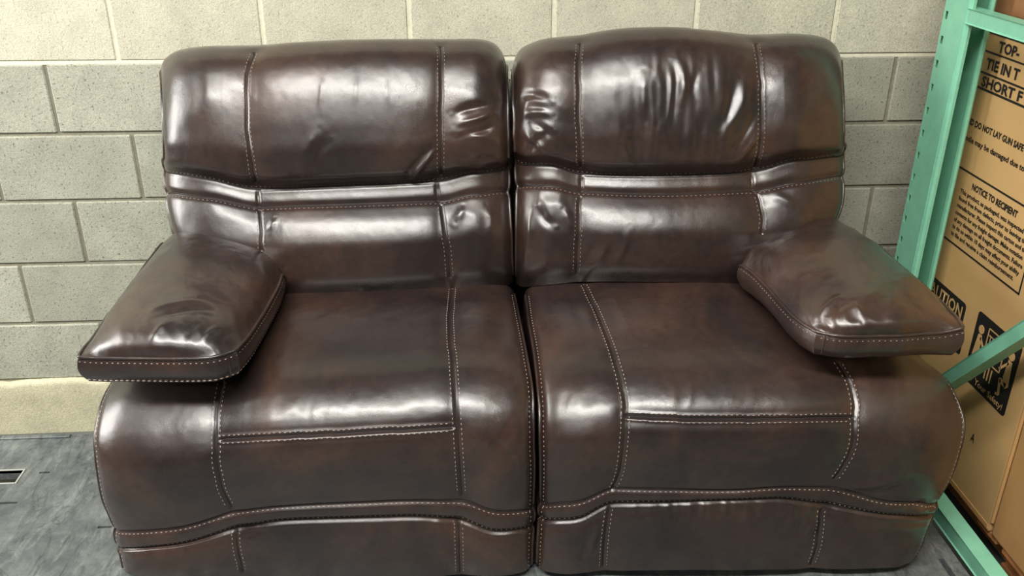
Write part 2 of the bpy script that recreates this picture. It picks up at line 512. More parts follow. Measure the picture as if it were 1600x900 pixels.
    def gap(s, ij, parent, r=.0017):
        """the dark line of a seam, lying in its groove"""
        tube('seam', s.samp(s.S, ij)-s.samp(s.SN, ij)*.0003, r, M_seam, parent, 5)
    def double(s, ij, parent, off=0.0085, label=None, thread=None):
        s.stitches(ij, off, parent, label, thread); s.stitches(ij, -off, parent, label, thread)

def grid(cols, rows, deps, offs, extra=None):
    """control points: where column tracks cross row curves, each at its depth"""
    R = []
    for r, dep in zip(rows, deps):
        row = []
        for c, off in zip(cols, offs):
            y = 300.0; x = 0
            for _ in range(60):
                x = c(y); y = 0.5*y+0.5*r(x)
            row.append(sofa(x, y, dep+off))
        R.append(row)
    return R
def between(a, b, t): return lambda x: a(x)*(1-t)+b(x)*t
def track(pts): return curve(sorted(pts))

loveseat = thing('loveseat', (0.15, -0.55, DZ), 'dark brown leather reclining loveseat with tan stitching and pillow arms', 'sofa')

# ---- the two backrests
def backrest(top, cols, offs, stop, sbot, bottom, seamL, seamR, lowL, lowR, bar, creases, mess, seed, label):
    rows = [top]+[between(top, stop, t) for t in (.07, .15, .30, .46, .62, .78, .90)]+[stop, sbot]+[between(sbot, bottom, t) for t in (.22, .5, .8, 1.0)]
    deps = [-.265, -.3185, -.347, -.380, -.4065, -.4253, -.4384, -.4385, -.402, -.425, -.459, -.487, -.489, -.463]
    C = grid(cols, rows, deps, offs)
    top_row = [p+np.array([0, .07, -.012]) for p in C[0]]; top_back = [p+np.array([0, .115, -.075]) for p in C[0]]
    C = [top_back, top_row]+C
    b = Patch(C, 420, 420, 36)
    lum = b.lu[b.nv//2, -1]
    # the band between the head cushion and the lumbar cushion
    v0, v1 = b.kv[10], b.kv[11]
    t = np.clip((b.V-v0)/(v1-v0), 0, 1); band = np.where((b.V > v0) & (b.V < v1), np.sin(np.pi*t), 0)
    lx, rx = bar
    inside = np.clip((b.px-lx)/8, 0, 1)*np.clip((rx-b.px)/8, 0, 1)*np.where(b.front, 1, 0)
    b.D += band*0.002
    b.D -= 0.005*np.exp(-((b.V-v0)/.005)**2)*(.5+.5*inside) + 0.006*np.exp(-((b.V-v1)/.010)**2)
    # soft filling: the panels swell between the seams
    um = (b.px-lx)/(rx-lx); cen = np.clip(1-(2*um-1)**4, 0, 1)*np.where((um > 0) & (um < 1), 1, 0)
    vh = np.clip((b.V-b.kv[1])/(v0-b.kv[1]), 0, 1); vl = np.clip((b.V-v1)/(1-v1), 0, 1)
    b.D += 0.007*cen*(np.sin(np.pi*vh)+np.sin(np.pi*vl))
    b.edge('lr', .040, .034)
    lines = []
    for ln, g in ((seamL, 1), (seamR, 1), (lowL, 1), (lowR, 1)):
        lines.append(b.seam(ln, .0055, .0022, .006, .024, ridge=.0007))
    su, sv = b.lu, b.lv
    b.D += 0.0008*fbm(su*6, sv*6, seed) + .0003*fbm(su*28, sv*22, seed+9)
    for ex in (lx+1, rx-1): b.crease([(ex-1, float(stop(ex))-2), (ex, float(stop(ex))+14), (ex+1, float(sbot(ex))+4)], -.007, .004)
    for pts, amp, w in creases: b.crease(pts, amp, w)
    for (cx, cy_, rx_, ry_, amp, fu, fv, ang) in mess:
        m = np.exp(-((b.px-cx)/rx_)**2-((b.py-cy_)/ry_)**2)*np.where(b.front, 1, 0)
        ca, sa = math.cos(ang), math.sin(ang)
        a = su*ca+sv*sa; c = -su*sa+sv*ca
        n1 = fbm(a*fu, c*fv, seed+31, 2)
        b.D += amp*m*(1-2*np.sqrt(n1*n1+.03))
    # band edges, traced on the surface rows
    jj = np.arange(6, b.nu-6, 3.0)
    e1 = np.stack([np.full(len(jj), v0*(b.nv-1)), jj], 1); e2 = np.stack([np.full(len(jj), v1*(b.nv-1)), jj], 1)
    b.finish()
    rear = lambda P, N, t: np.stack([P[:, 0], P[:, 1]*(1-t)+(-.135-TURN*(P[:, 0]-XC))*t, P[:, 2]], 1)
    o = b.skirt_mesh('backrest', M_leather, loveseat, rear, cap=True, steps=5)
    tag(o, label)
    for ij in lines:
        b.double(ij, o, thread=M_thread_dark); b.gap(ij, o)
    b.gap(e1, o, .0020); b.gap(e2, o, .0017)
    b.stitches(e1, .007, o, thread=M_thread_dark, ht=.0010); b.stitches(e2, -.007, o, thread=M_thread_dark, ht=.0008)
    # piping along the two sides
    for j, sg in ((3, 1), (b.nu-4, -1)):
        pts = b.S[int(b.nv*.10):int(b.nv*.97):3, j] + b.SN[int(b.nv*.10):int(b.nv*.97):3, j]*.0005
        tube('piping', pts, .0042, M_leather, o)
    return o
def tube(name, pts, r, mat, parent, seg=6):
    pts = np.asarray(pts); n = len(pts)
    T = np.gradient(pts, axis=0); T /= np.linalg.norm(T, axis=1, keepdims=True)+1e-9
    up = np.array([.31, .2, .93]); A = np.cross(T, up); A /= np.linalg.norm(A, axis=1, keepdims=True)+1e-9; B = np.cross(T, A)
    V = []
    for a in np.arange(seg)*2*math.pi/seg: V.append(pts+r*(A*math.cos(a)+B*math.sin(a)))
    V = np.stack(V, 1).reshape(-1, 3)
    Q = [(i*seg+k, i*seg+(k+1) % seg, (i+1)*seg+(k+1) % seg, (i+1)*seg+k) for i in range(n-1) for k in range(seg)]
    return link_mesh(name, mesh_np(name, V, Q), mat, parent, True)

topL = curve([(240, 122), (247, 112), (252, 100), (259, 90), (270, 82), (285, 77), (330, 73), (400, 72), (470, 68), (545, 65), (690, 63), (745, 62), (768, 66), (782, 76), (791, 94), (797, 115)])
stopL = curve([(240, 268), (255, 269), (300, 275), (345, 284), (393, 296), (410, 296), (545, 291), (680, 285), (692, 283), (720, 273), (797, 266)])
sbotL = curve([(240, 299), (255, 300), (330, 309), (390, 322), (410, 323), (545, 319), (685, 314), (730, 304), (800, 296)])
botL = curve([(240, 462), (445, 462), (600, 458), (700, 452), (805, 447)])
edgeL = [(60, 256), (112, 248), (180, 249), (250, 252), (300, 255), (345, 261), (365, 267), (460, 300)]
colsL = [curve(edgeL), curve([(y, x+8) for y, x in edgeL]), curve([(y, x+26) for y, x in edgeL]), curve([(60, 325), (300, 325), (460, 355)]),
         curve([(60, 396), (130, 383), (200, 385), (270, 394), (325, 404), (385, 408), (460, 412)]), curve([(60, 470), (460, 480)]),
         curve([(60, 545), (460, 550)]), curve([(60, 620), (460, 628)]),
         curve([(60, 688), (150, 689), (290, 689), (320, 690), (370, 697), (460, 704)]), curve([(60, 738), (300, 740), (460, 752)]),
         curve([(60, 768), (300, 770), (460, 780)]), curve([(60, 784), (300, 787), (360, 790), (460, 794)]), curve([(60, 791), (100, 793), (300, 797), (360, 800), (460, 804)])]
offsL = [.074, .056, .034, .010, .002, -.004, -.006, -.004, .004, .008, .024, .040, .056]
backL = backrest(topL, colsL, offsL, stopL, sbotL, botL,
    [(396, 80), (386, 110), (383, 140), (385, 200), (392, 255), (398, 288)], [(688, 70), (689, 110), (689, 200), (689, 276)],
    [(405, 328), (407, 360), (408, 392)], [(690, 320), (693, 345), (697, 375), (701, 410), (703, 436)], (402, 684),
    [([(640, 280), (662, 256), (684, 230)], .006, .006), ([(632, 276), (655, 250), (680, 222)], -.005, .008),
     ([(505, 122), (503, 150), (500, 175)], .0016, .006), ([(558, 118), (557, 145), (553, 170)], .0016, .006), ([(606, 124), (605, 145), (604, 168)], .0012, .006),
     ([(520, 215), (500, 235), (488, 262)], -.003, .012), ([(500, 200), (480, 230), (470, 256)], .003, .012),
     ([(705, 178), (740, 168), (775, 162)], -.007, .010), ([(708, 196), (745, 186), (778, 172)], .007, .008), ([(712, 212), (750, 206), (782, 190)], -.006, .008),
     ([(705, 238), (745, 250), (780, 248)], -.005, .012), ([(702, 256), (740, 262), (775, 258)], .004, .010),
     ([(712, 348), (722, 330), (724, 320)], .004, .010), ([(760, 320), (768, 345), (765, 375)], .004, .012), ([(430, 340), (425, 352), (420, 362)], .003, .008)],
    [(745, 200, 45, 60, .0025, 8, 18, .2), (330, 160, 60, 70, .002, 9, 7, 0), (745, 350, 45, 50, .0018, 13, 8, 0)], 3,
    'left backrest, padded head cushion with two seams and a wide middle band')

topR = curve([(790, 140), (799, 118), (803, 98), (811, 82), (830, 69), (860, 61), (905, 57), (960, 48), (1020, 44), (1080, 46), (1130, 52), (1180, 56), (1240, 54), (1280, 57), (1300, 64), (1312, 78), (1319, 98), (1326, 130)])
stopR = curve([(790, 257), (870, 259), (903, 272), (915, 274), (1000, 275), (1090, 274), (1165, 270), (1180, 268), (1240, 251), (1326, 243)])
sbotR = curve([(790, 288), (870, 290), (903, 298), (915, 301), (1040, 303), (1175, 298), (1188, 296), (1240, 285), (1326, 272)])
botR = curve([(790, 452), (850, 446), (905, 441), (1000, 440), (1150, 444), (1326, 450)])
eLR = [(60, 805), (110, 800), (200, 802), (300, 806), (360, 806), (460, 805)]
eRR = [(50, 1303), (80, 1314), (100, 1319), (180, 1323), (260, 1323), (310, 1322), (330, 1317), (350, 1308), (460, 1270)]
colsR = [curve(eLR), curve([(y, x+9) for y, x in eLR]), curve([(y, x+30) for y, x in eLR]), curve([(60, 860), (300, 862), (460, 860)]),
         curve([(60, 905), (150, 904), (200, 905), (270, 906), (305, 905), (460, 901)]), curve([(60, 975), (460, 970)]), curve([(60, 1045), (460, 1045)]), curve([(60, 1115), (460, 1118)]),
         curve([(60, 1182), (100, 1188), (170, 1191), (240, 1188), (270, 1180), (305, 1185), (340, 1192), (460, 1193)]), curve([(60, 1240), (300, 1246), (460, 1240)]),
         curve([(y, x-30) for y, x in eRR]), curve([(y, x-9) for y, x in eRR]), curve(eRR)]
offsR = [.060, .045, .020, .006, .004, -.006, -.010, -.006, .004, .008, .034, .056, .072]
backR = backrest(topR, colsR, offsR, stopR, sbotR, botR,
    [(905, 66), (904, 110), (904, 160), (905, 210), (906, 264)], [(1182, 66), (1188, 100), (1191, 140), (1191, 185), (1188, 235), (1180, 264)],
    [(906, 308), (904, 350), (902, 395), (900, 430)], [(1185, 304), (1190, 325), (1193, 345), (1191, 366)], (908, 1176),
    [([(1048, 92), (1056, 125), (1052, 165), (1046, 215)], -.006, .010), ([(1062, 88), (1068, 130), (1064, 170)], .004, .010), ([(1085, 160), (1080, 140), (1090, 110)], -.003, .009),
     ([(1168, 110), (1160, 160), (1135, 205), (1118, 235)], .0045, .013), ([(1150, 120), (1140, 165), (1122, 205)], -.005, .012), ([(1184, 170), (1160, 215), (1140, 245)], -.006, .010),
     ([(1188, 205), (1165, 238), (1150, 252)], .006, .009), ([(1005, 110), (1003, 150), (1008, 190)], .004, .014), ([(1030, 105), (1033, 150), (1026, 200)], .003, .010),
     ([(985, 200), (990, 230), (1000, 250)], -.004, .012), ([(970, 215), (978, 235), (986, 255)], .003, .010),
     ([(812, 150), (835, 148), (865, 160)], -.006, .010), ([(815, 178), (845, 175), (868, 182)], .006, .010), ([(816, 205), (840, 225), (860, 245)], .005, .010), ([(868, 205), (845, 215), (822, 245)], -.006, .010),
     ([(825, 190), (848, 200), (868, 222)], -.005, .010), ([(985, 352), (975, 385), (955, 420)], .003, .010), ([(950, 370), (942, 395), (925, 420)], .004, .010), ([(930, 375), (922, 395), (912, 415)], -.003, .010),
     ([(840, 320), (852, 345), (870, 355)], -.006, .012), ([(880, 325), (890, 345), (895, 365)], .004, .010), ([(830, 330), (828, 370), (818, 410)], .005, .010),
     ([(1200, 300), (1225, 312), (1245, 325)], .003, .012)],
    [(842, 190, 38, 62, .0035, 13, 13, .4), (850, 335, 45, 45, .003, 14, 11, .3), (1060, 165, 100, 75, .004, 22, 5, .15), (1230, 200, 50, 55, .003, 12, 8, .5)], 17,
    'right backrest, wrinkled head cushion standing a little higher than the left one')

# ---- the two seats with the footrest panels below
SEAT_T = [0, .148, .325, .414, .473, .533, .592, .65, .74, .86, 1.0]
SEAT_D = [-.45, -.605, -.765, -.828, -.861, -.889, -.913, -.932, -.951, -.957, -.947]
def seat(cols, offs, crease_row, stop, sbot, bottom, tilt, seams, cross, creases, mess, seed, label):
    rows = []
    for t in SEAT_T:
        g = math.sin(math.pi*min(1, t/1.0))
        rows.append(lambda x, t=t, g=g: crease_row(x)*(1-t)+stop(x)*t + tilt(x)*g)
    rows += [sbot]+[between(sbot, bottom, t) for t in (.3, .65, 1.0)]
    deps = SEAT_D+[-.946, -.957, -.957, -.945]
    C = grid(cols, rows, deps, offs)
    p = Patch(C, 430, 480, 30)
    v0, v1 = p.kv[10], p.kv[11]
    p.D -= .006*np.exp(-((p.V-v0)/.010)**2) + .006*np.exp(-((p.V-v1)/.008)**2)
    t = np.clip((p.V-v0)/(v1-v0), 0, 1); p.D += .004*np.where((p.V > v0) & (p.V < v1), 1-(2*t-1)**4, 0)
    # raised folds just above and below the band
    p.D += 0.0028*np.exp(-((p.V-v0+.006)/.004)**2) + .0032*np.exp(-((p.V-v1-.009)/.006)**2)
    p.edge('lr', .040, .035)
    lines = [p.seam(s_, .0055, .0024, .006, .026, ridge=.0010) for s_ in seams]
    cl = p.seam(cross, .007, .0028, .004, .018, ridge=.0024)
    p.D += .0008*fbm(p.lu*6, p.lv*6, seed) + .0003*fbm(p.lu*26, p.lv*26, seed+5)
    for pts, amp, w in creases: p.crease(pts, amp, w)
    for (cx, cy_, rx_, ry_, amp, fu, fv, ang) in mess:
        m = np.exp(-((p.px-cx)/rx_)**2-((p.py-cy_)/ry_)**2)
        ca, sa = math.cos(ang), math.sin(ang)
        a = p.lu*ca+p.lv*sa; c = -p.lu*sa+p.lv*ca
        p.D += amp*m*(1-2*np.sqrt(fbm(a*fu, c*fv, seed+31, 2)**2+.03))
    p.finish()
    p.S[..., 2] = np.maximum(p.S[..., 2], DZ+.022)
    o = p.skirt_mesh('seat', M_leather, loveseat, lambda P, N, t: np.maximum(P-N*.09*t, np.array([-9, -9, DZ+.020])), steps=3)
    tag(o, label)
    for ij in lines:
        p.double(ij, o, .0095); p.gap(ij, o)
    p.double(cl, o, .0090); p.gap(cl, o, .0020)
    jj = np.arange(6, p.nu-6, 3.0)
    for vv, of in ((v0, -.006), (v1, .005)):
        p.gap(np.stack([np.full(len(jj), vv*(p.nv-1)), jj], 1), o)
        p.stitches(np.stack([np.full(len(jj), vv*(p.nv-1)), jj], 1), of, o)
    for j in (9, p.nu-10):
        ii = np.arange(20, p.nv-12, 3.0)
        p.stitches(np.stack([ii, np.full(len(ii), float(j))], 1), 0, o)
    for j in (3, p.nu-4):
        tube('piping', p.S[10:p.nv-6:3, j], .0040, M_leather, o)
    return o
creL = curve([(200, 452), (445, 452), (600, 450), (700, 444), (770, 443), (805, 448)])
sttL = curve([(120, 828), (175, 831), (250, 832), (310, 820), (370, 801), (460, 791), (600, 785), (710, 781), (740, 792), (785, 803), (840, 796)])
stbL = curve([(120, 856), (180, 858), (250, 856), (310, 845), (370, 826), (450, 813), (600, 808), (702, 806), (735, 822), (785, 833), (840, 822)])
botSL = curve([(120, 908), (840, 905)])
eSL = [(440, 292), (500, 238), (550, 195), (605, 160), (640, 148), (680, 141), (720, 142), (780, 152), (830, 172), (860, 179), (910, 191)]
eSR = [(440, 803), (500, 815), (560, 827), (610, 835), (680, 836), (750, 838), (800, 836), (910, 833)]
sLl = [(440, 447), (500, 410), (550, 374), (595, 346), (640, 338), (700, 336), (770, 346), (800, 362), (835, 366), (910, 379)]
sLr = [(440, 707), (500, 703), (570, 708), (650, 713), (720, 717), (780, 722), (815, 716), (910, 718)]
def mix_tracks(a, b, t): return lambda y: curve(a)(y)*(1-t)+curve(b)(y)*t
def edge_cols(e1, s1, s2, e2):
    return [curve(e1), mix_tracks(e1, s1, .06), mix_tracks(e1, s1, .22), mix_tracks(e1, s1, .6), curve(s1), mix_tracks(s1, s2, .25), mix_tracks(s1, s2, .5), mix_tracks(s1, s2, .75),
            curve(s2), mix_tracks(s2, e2, .5), mix_tracks(s2, e2, .8), mix_tracks(s2, e2, .93), curve(e2)]
offS = [.045, .030, .010, 0, .003, -.004, -.006, -.004, .003, 0, .010, .026, .042]
seat(edge_cols(eSL, sLl, sLr, eSR), offS, creL, sttL, stbL, botSL, curve([(140, 6), (340, 0), (700, -14), (840, -18)]),
     [[(346, 594), (338, 640), (336, 700), (345, 765), (360, 796)], [(707, 448), (703, 500), (708, 570), (713, 650), (717, 720), (722, 776)],
      [(366, 832), (371, 865), (378, 898)], [(716, 815), (717, 860), (718, 898)]],
     [(344, 687), (440, 682), (530, 678), (620, 673), (708, 668)],
     [([(780, 690), (805, 712), (825, 745)], .003, .010), ([(760, 680), (790, 700), (815, 730)], -.003, .010)],
     [(450, 640, 90, 20, .0006, 30, 8, 0), (395, 830, 30, 16, .004, 14, 22, 0), (690, 825, 30, 14, .003, 14, 22, 0), (800, 720, 40, 40, .0015, 16, 10, .5)], 5,
     'left seat with rolled front edge and footrest panel')
creR = curve([(810, 452), (830, 447), (912, 438), (1050, 437), (1150, 437), (1250, 440)])
sttR = curve([(820, 790), (843, 790), (900, 787), (945, 773), (962, 765), (1030, 766), (1150, 768), (1285, 758), (1310, 770), (1360, 783), (1470, 790), (1530, 788)])
stbR = curve([(820, 812), (842, 812), (890, 816), (930, 803), (955, 788), (1060, 785), (1150, 781), (1250, 778), (1290, 790), (1340, 800), (1420, 808), (1455, 806), (1530, 802)])
botSR = curve([(820, 902), (940, 894), (1050, 891), (1260, 890), (1390, 888), (1440, 880)])
eRL = [(440, 818), (490, 824), (560, 835), (620, 840), (700, 842), (780, 843), (830, 840), (910, 836)]
eRR2 = [(440, 1262), (500, 1360), (560, 1450), (590, 1486), (620, 1502), (650, 1512), (680, 1514), (720, 1505), (760, 1490), (790, 1471), (815, 1462), (850, 1450), (880, 1432), (910, 1415)]
sRl = [(440, 912), (490, 935), (540, 955), (590, 970), (640, 978), (700, 975), (745, 968), (775, 955), (795, 952), (840, 945), (910, 941)]
sRr = [(440, 1165), (500, 1240), (562, 1310), (600, 1330), (640, 1338), (690, 1335), (730, 1320), (755, 1302), (795, 1285), (840, 1280), (910, 1266)]
seat(edge_cols(eRL, sRl, sRr, eRR2), offS[::-1], creR, sttR, stbR, botSR, curve([(840, -4), (980, 0), (1330, -4), (1500, 6)]),
     [[(912, 442), (935, 490), (955, 540), (970, 590), (978, 640), (975, 700), (968, 742), (957, 768)], [(1310, 564), (1330, 600), (1338, 640), (1335, 690), (1320, 730), (1304, 752)],
      [(952, 796), (948, 820), (945, 845), (942, 888)], [(1285, 798), (1282, 835), (1277, 860), (1268, 886)]],
     [(980, 650), (1060, 654), (1150, 655), (1240, 654), (1334, 652)],
     [([(1310, 762), (1370, 757), (1410, 742)], .005, .010), ([(1330, 772), (1380, 770), (1430, 750)], -.004, .010), ([(1420, 802), (1445, 795), (1458, 784)], .005, .007), ([(1405, 798), (1430, 790), (1450, 782)], -.005, .006),
      ([(938, 810), (930, 840), (918, 870)], .004, .008), ([(925, 830), (915, 858), (905, 880)], -.004, .008)],
     [(1255, 825, 45, 40, .005, 26, 7, .25), (1120, 800, 170, 14, .003, 40, 8, 0), (900, 620, 60, 22, .0009, 26, 8, .3), (1090, 615, 120, 20, .0007, 30, 8, .3)], 23,
     'right seat with rolled front edge, its band sagging open along the middle')

# ---- the pillow arms
def arm(ctrl, drop, front, creases, mess, seed, corner, label, welt_from, floor):
    C = [[(sofa(*q) if q[2] < 0 else atZ(*q)) for q in row] for row in ctrl]
    p = Patch(C, 200, 260, 14)
    nu, nv = p.nu, p.nv
    uu, vv = 2*p.U-1, 2*p.V-1
    near = lambda d_, w_: 1-np.exp(-(d_/w_)**1.25)
    p.D += (.030+.016*np.exp(-(p.lv[-1:, :]-p.lv)/.16))*near(p.lu, .045)*near(p.lu[:, -1:]-p.lu, .045)*near(p.lv[-1:, :]-p.lv, .052)
    p.edge('t', .03, .010)
    p.D += .0022*fbm(p.lu*7, p.lv*7, seed) + .0007*fbm(p.lu*26, p.lv*26, seed+5)
    for pts, amp, w in creases: p.crease(pts, amp, w)
    for (cx, cy_, rx_, ry_, amp, fu, fv, ang) in mess:
        m = np.exp(-((p.px-cx)/rx_)**2-((p.py-cy_)/ry_)**2)
        ca, sa = math.cos(ang), math.sin(ang)
        a = p.lu*ca+p.lv*sa; c = -p.lu*sa+p.lv*ca
        p.D += amp*m*(1-2*np.sqrt(fbm(a*fu, c*fv, seed+31, 2)**2+.03))
    p.finish(1)
    cen = p.S.reshape(-1, 3).mean(0)
    def sk(P, N, t):
        o = P-cen; o[:, 2] = 0; o /= np.linalg.norm(o, axis=1, keepdims=True)+1e-9
        bul = .012*math.sin(math.pi*t)-.012*t
        w = np.array([0, 0, -1.0])
        h_ = np.maximum(drop, P[:, 2:]-floor)
        return P+o*bul+w*h_*t
    o = p.skirt_mesh('armrest', M_leather, loveseat, sk, cap=True, steps=10)
    tag(o, label)
    # piping round the upper edge and a row of stitches under it
    idx = np.arange(nv*nu).reshape(nv, nu)
    S = p.S
    order = (np.concatenate([S[:-1, 0], S[-1, :-1], S[:0:-1, -1]]) if welt_from == 'lr' else S[-1])
    for _ in range(6): order[1:-1] = .25*order[:-2]+.5*order[1:-1]+.25*order[2:]
    oo = order-cen; oo[:, 2] = 0; oo /= np.linalg.norm(oo, axis=1, keepdims=True)
    tube('piping', order[::3]+np.array([0, 0, .0005]), .0042, M_leather, o)
    def ring(off_z, bul):
        V = []; Q = []
        pts = order+oo*bul+np.array([0, 0, off_z])
        L = np.concatenate([[0], np.cumsum(np.linalg.norm(np.diff(pts, axis=0), axis=1))])
        for k in range(int(L[-1]/.0125)):
            c = (k+.5)*.0125
            e = [np.array([np.interp(c+d, L, pts[:, a]) for a in range(3)]) for d in (-.0041, 0, .0041)]
            n = np.array([np.interp(c, L, oo[:, a]) for a in range(3)])
            t = e[2]-e[0]; t /= np.linalg.norm(t); b = np.cross(n, t); i0 = len(V)
            for q, s_, h_ in ((e[0], .5, -.0004), (e[1], 1, .0014), (e[2], .5, -.0004)):
                V += [q+b*.0013*s_-n*.002, q+b*.0008*s_+n*h_, q-b*.0008*s_+n*h_, q-b*.0013*s_-n*.002]
            for m in (0, 4):
                for a in range(3): Q.append((i0+m+a, i0+m+a+1, i0+m+a+5, i0+m+a+4))
        ob = link_mesh('stitching', mesh_np('stitching', V, Q), M_thread, o); tag(ob, kind='stuff')
    ring(-.010, .0038*math.sin(math.pi*.14)+.0015); ring(-drop+.007, -.0055)
    # short seam at the inner front corner
    c0 = S[-1, corner]; oc = c0-cen; oc[2] = 0; oc /= np.linalg.norm(oc)
    tube('corner_seam', [c0+oc*(.012*math.sin(math.pi*t)-.012*t+.0006)+np.array([0, 0, -drop*t]) for t in np.linspace(.04, .96, 10)], .0022, M_leather, o)
    return o
arm([[(256, 376, -.39), (300, 368, -.40), (350, 376, -.41), (405, 398, -.43), (442, 426, .778)],
     [(228, 412, -.50), (287, 407, .842), (340, 416, .832), (392, 430, .812), (436, 445, .776)],
     [(195, 458, -.61), (256, 457, .818), (314, 463, .815), (370, 470, .800), (421, 473, .775)],
     [(155, 512, -.75), (220, 510, .795), (282, 512, .800), (342, 514, .793), (400, 508, .775)],
     [(131, 543, -.86), (190, 541, .782), (255, 541, .788), (320, 541, .785), (384, 531, .775)],
     [(122, 558, -.90), (180, 560, .762), (250, 561, .764), (325, 560, .770), (369, 548, .773)]],
    .066, None,
    [([(225, 512), (270, 496), (310, 490), (345, 500)], .005, .012), ([(235, 525), (275, 508), (315, 503), (350, 515)], -.005, .011),
     ([(238, 548), (250, 532), (272, 518)], .003, .008), ([(290, 545), (300, 530), (315, 520)], -.002, .006), ([(318, 545), (330, 530), (345, 524)], .003, .006), ([(340, 545), (352, 532), (362, 526)], -.002, .005)],
    [(290, 525, 70, 24, .0018, 20, 12, .5)], 41, 185, 'left armrest, flat pillow pad creased near its front edge', 'lr', .712)
arm([[(1155, 410, .812), (1196, 386, -.43), (1240, 362, -.41), (1285, 348, -.40), (1320, 352, -.39)],
     [(1180, 430, .810), (1222, 415, .842), (1270, 400, .862), (1318, 387, .868), (1365, 380, -.50)],
     [(1205, 456, .808), (1258, 446, .834), (1313, 438, .848), (1365, 427, .850), (1412, 420, -.61)],
     [(1231, 486, .807), (1295, 486, .828), (1360, 480, .838), (1418, 472, .836), (1466, 467, -.75)],
     [(1254, 506, .806), (1318, 512, .820), (1390, 508, .828), (1446, 502, .824), (1494, 496, -.86)],
     [(1276, 519, .806), (1322, 526, .804), (1396, 525, .804), (1460, 521, .804), (1506, 513, -.90)]],
    .056, None,
    [([(1278, 508), (1295, 490), (1320, 480)], .004, .008), ([(1295, 505), (1320, 492), (1350, 490)], -.004, .010), ([(1345, 510), (1338, 498), (1330, 488)], .004, .007)],
    [(1330, 508, 60, 22, .004, 18, 18, .5)], 57, 14, 'right armrest, smooth pillow pad with tan stitched edge', 'lr', .745)

# ---- body below: side panels, base rail
def local(xl, yl, z): return (xl, yl-TURN*(xl-XC), z)
def side(x, name='side_panel'):
    m = MB()
    pts = [local(x, -.88, DZ+.05), local(x, -.88, .55), local(x, -.80, .60), local(x, -.5, .62), local(x, -.22, .66), local(x, -.20, DZ+.05)]
    m.prism(pts, (0.05 if x < 0 else -0.05, 0, 0))
    o = m.build(name, M_leather, loveseat)
    return o
side(-.785); side(1.10)
MB().prism([local(-.74, -.89, DZ+.012), local(1.06, -.89, DZ+.012), local(1.06, -.22, DZ+.012), local(-.74, -.22, DZ+.012)], (0, 0, .06)).build('base_rail', M_black, loveseat)
for x, y in ((-.70, -.84), (1.0, -.84), (-.70, -.27), (1.0, -.27)):
    p = local(x, y, 0); MB().box((p[0]-.03, p[1]-.03, DZ+.0005), (p[0]+.03, p[1]+.03, DZ+.0125), .002).build('foot', M_black, loveseat)
MB().prism([local(-.74, -.30, DZ+.06), local(1.06, -.30, DZ+.06), local(1.06, -.24, .78), local(-.74, -.24, .78)], (0, .05, 0)).build('rear_panel', M_leather, loveseat)

# ------------------------------------------------------------------ pallet rack upright
def green_mat():
    k = NT('green_enamel', 0.38)
    v = k.ramp(k.noise(25, 5, 0.65), [(0.3, G(0.9)), (0.7, G(1.06))])
    k.color(k.mix(1.0, srgb(128, 194, 164), v, 'MULTIPLY'))
    k.bump(k.noise(60, 3), .08, .003)
    return k.m
M_green = green_mat()
RX0, RX1, RY0, RY1 = 1.270, 1.338, -0.386, -0.270
rack = thing('rack_upright', (1.31, -0.31, 0), 'mint green steel pallet rack upright with slotted post and braces', 'rack')
def post_mesh(y_open, y_back):
    """open channel with turned-in lips; the side flanges and the web carry rows of slots"""
    T = .003; sgn = 1 if y_back > y_open else -1
    slots_z = [1.377-.0624*k for k in range(-8, 21)]
    bm = bmesh.new()
    def panel(org, du, dv, un, slots):
        """flat sheet from org along du (length) and z, slots = list of (u0,u1,z0,z1)"""
        us = sorted({0.0, un, *[a for s_ in slots for a in s_[:2]]}); zs = sorted({0.012, 2.3, *[a for s_ in slots for a in s_[2:]]})
        vd = {}
        def v(u, z):
            if (u, z) not in vd: vd[(u, z)] = bm.verts.new(Vector(org)+Vector(du)*u+Vector((0, 0, z)))
            return vd[(u, z)]
        for i in range(len(us)-1):
            for j in range(len(zs)-1):
                c = ((us[i]+us[i+1])/2, (zs[j]+zs[j+1])/2)
                if any(s_[0] < c[0] < s_[1] and s_[2] < c[1] < s_[3] for s_ in slots): continue
                bm.faces.new((v(us[i], zs[j]), v(us[i+1], zs[j]), v(us[i+1], zs[j+1]), v(us[i], zs[j+1])))
    dep = abs(y_back-y_open); w = RX1-RX0
    sl = [(.008, .022, z-.010, z+.010) for z in slots_z]
    panel((RX0, y_back, 0), (0, -sgn, 0), None, dep-.010, sl)           # flange towards the loveseat
    panel((RX1, y_back, 0), (0, -sgn, 0), None, dep-.010, sl)           # far flange
    wl = [(w/2-.006+.012*0, w/2+.006, z-.009+.031, z+.009+.031) for z in slots_z]
    panel((RX0, y_back, 0), (1, 0, 0), None, w, wl)                     # web
    # rolled edge and lips
    for x, d in ((RX0, 1), (RX1, -1)):
        prof = [(x, y_open+sgn*.010), (x+d*.003, y_open+sgn*.004), (x+d*.008, y_open), (x+d*.014, y_open), (x+d*.014, y_open+sgn*.010)]
        vs = [(bm.verts.new((px_, py_, .012)), bm.verts.new((px_, py_, 2.3))) for px_, py_ in prof]
        for a, b in zip(vs[:-1], vs[1:]): bm.faces.new((a[0], b[0], b[1], a[1]))
    bmesh.ops.remove_doubles(bm, verts=bm.verts[:], dist=1e-5)
    bmesh.ops.recalc_face_normals(bm, faces=bm.faces[:])
    me = bpy.data.meshes.new('post'); bm.to_mesh(me); bm.free(); return me
def solid(o, t=.0025):
    m = o.modifiers.new('thickness', 'SOLIDIFY'); m.thickness = t; m.offset = 0
solid(link_mesh('post', post_mesh(RY0, RY1), M_green, rack))
solid(link_mesh('post', post_mesh(-1.40, -1.50), M_green, rack))
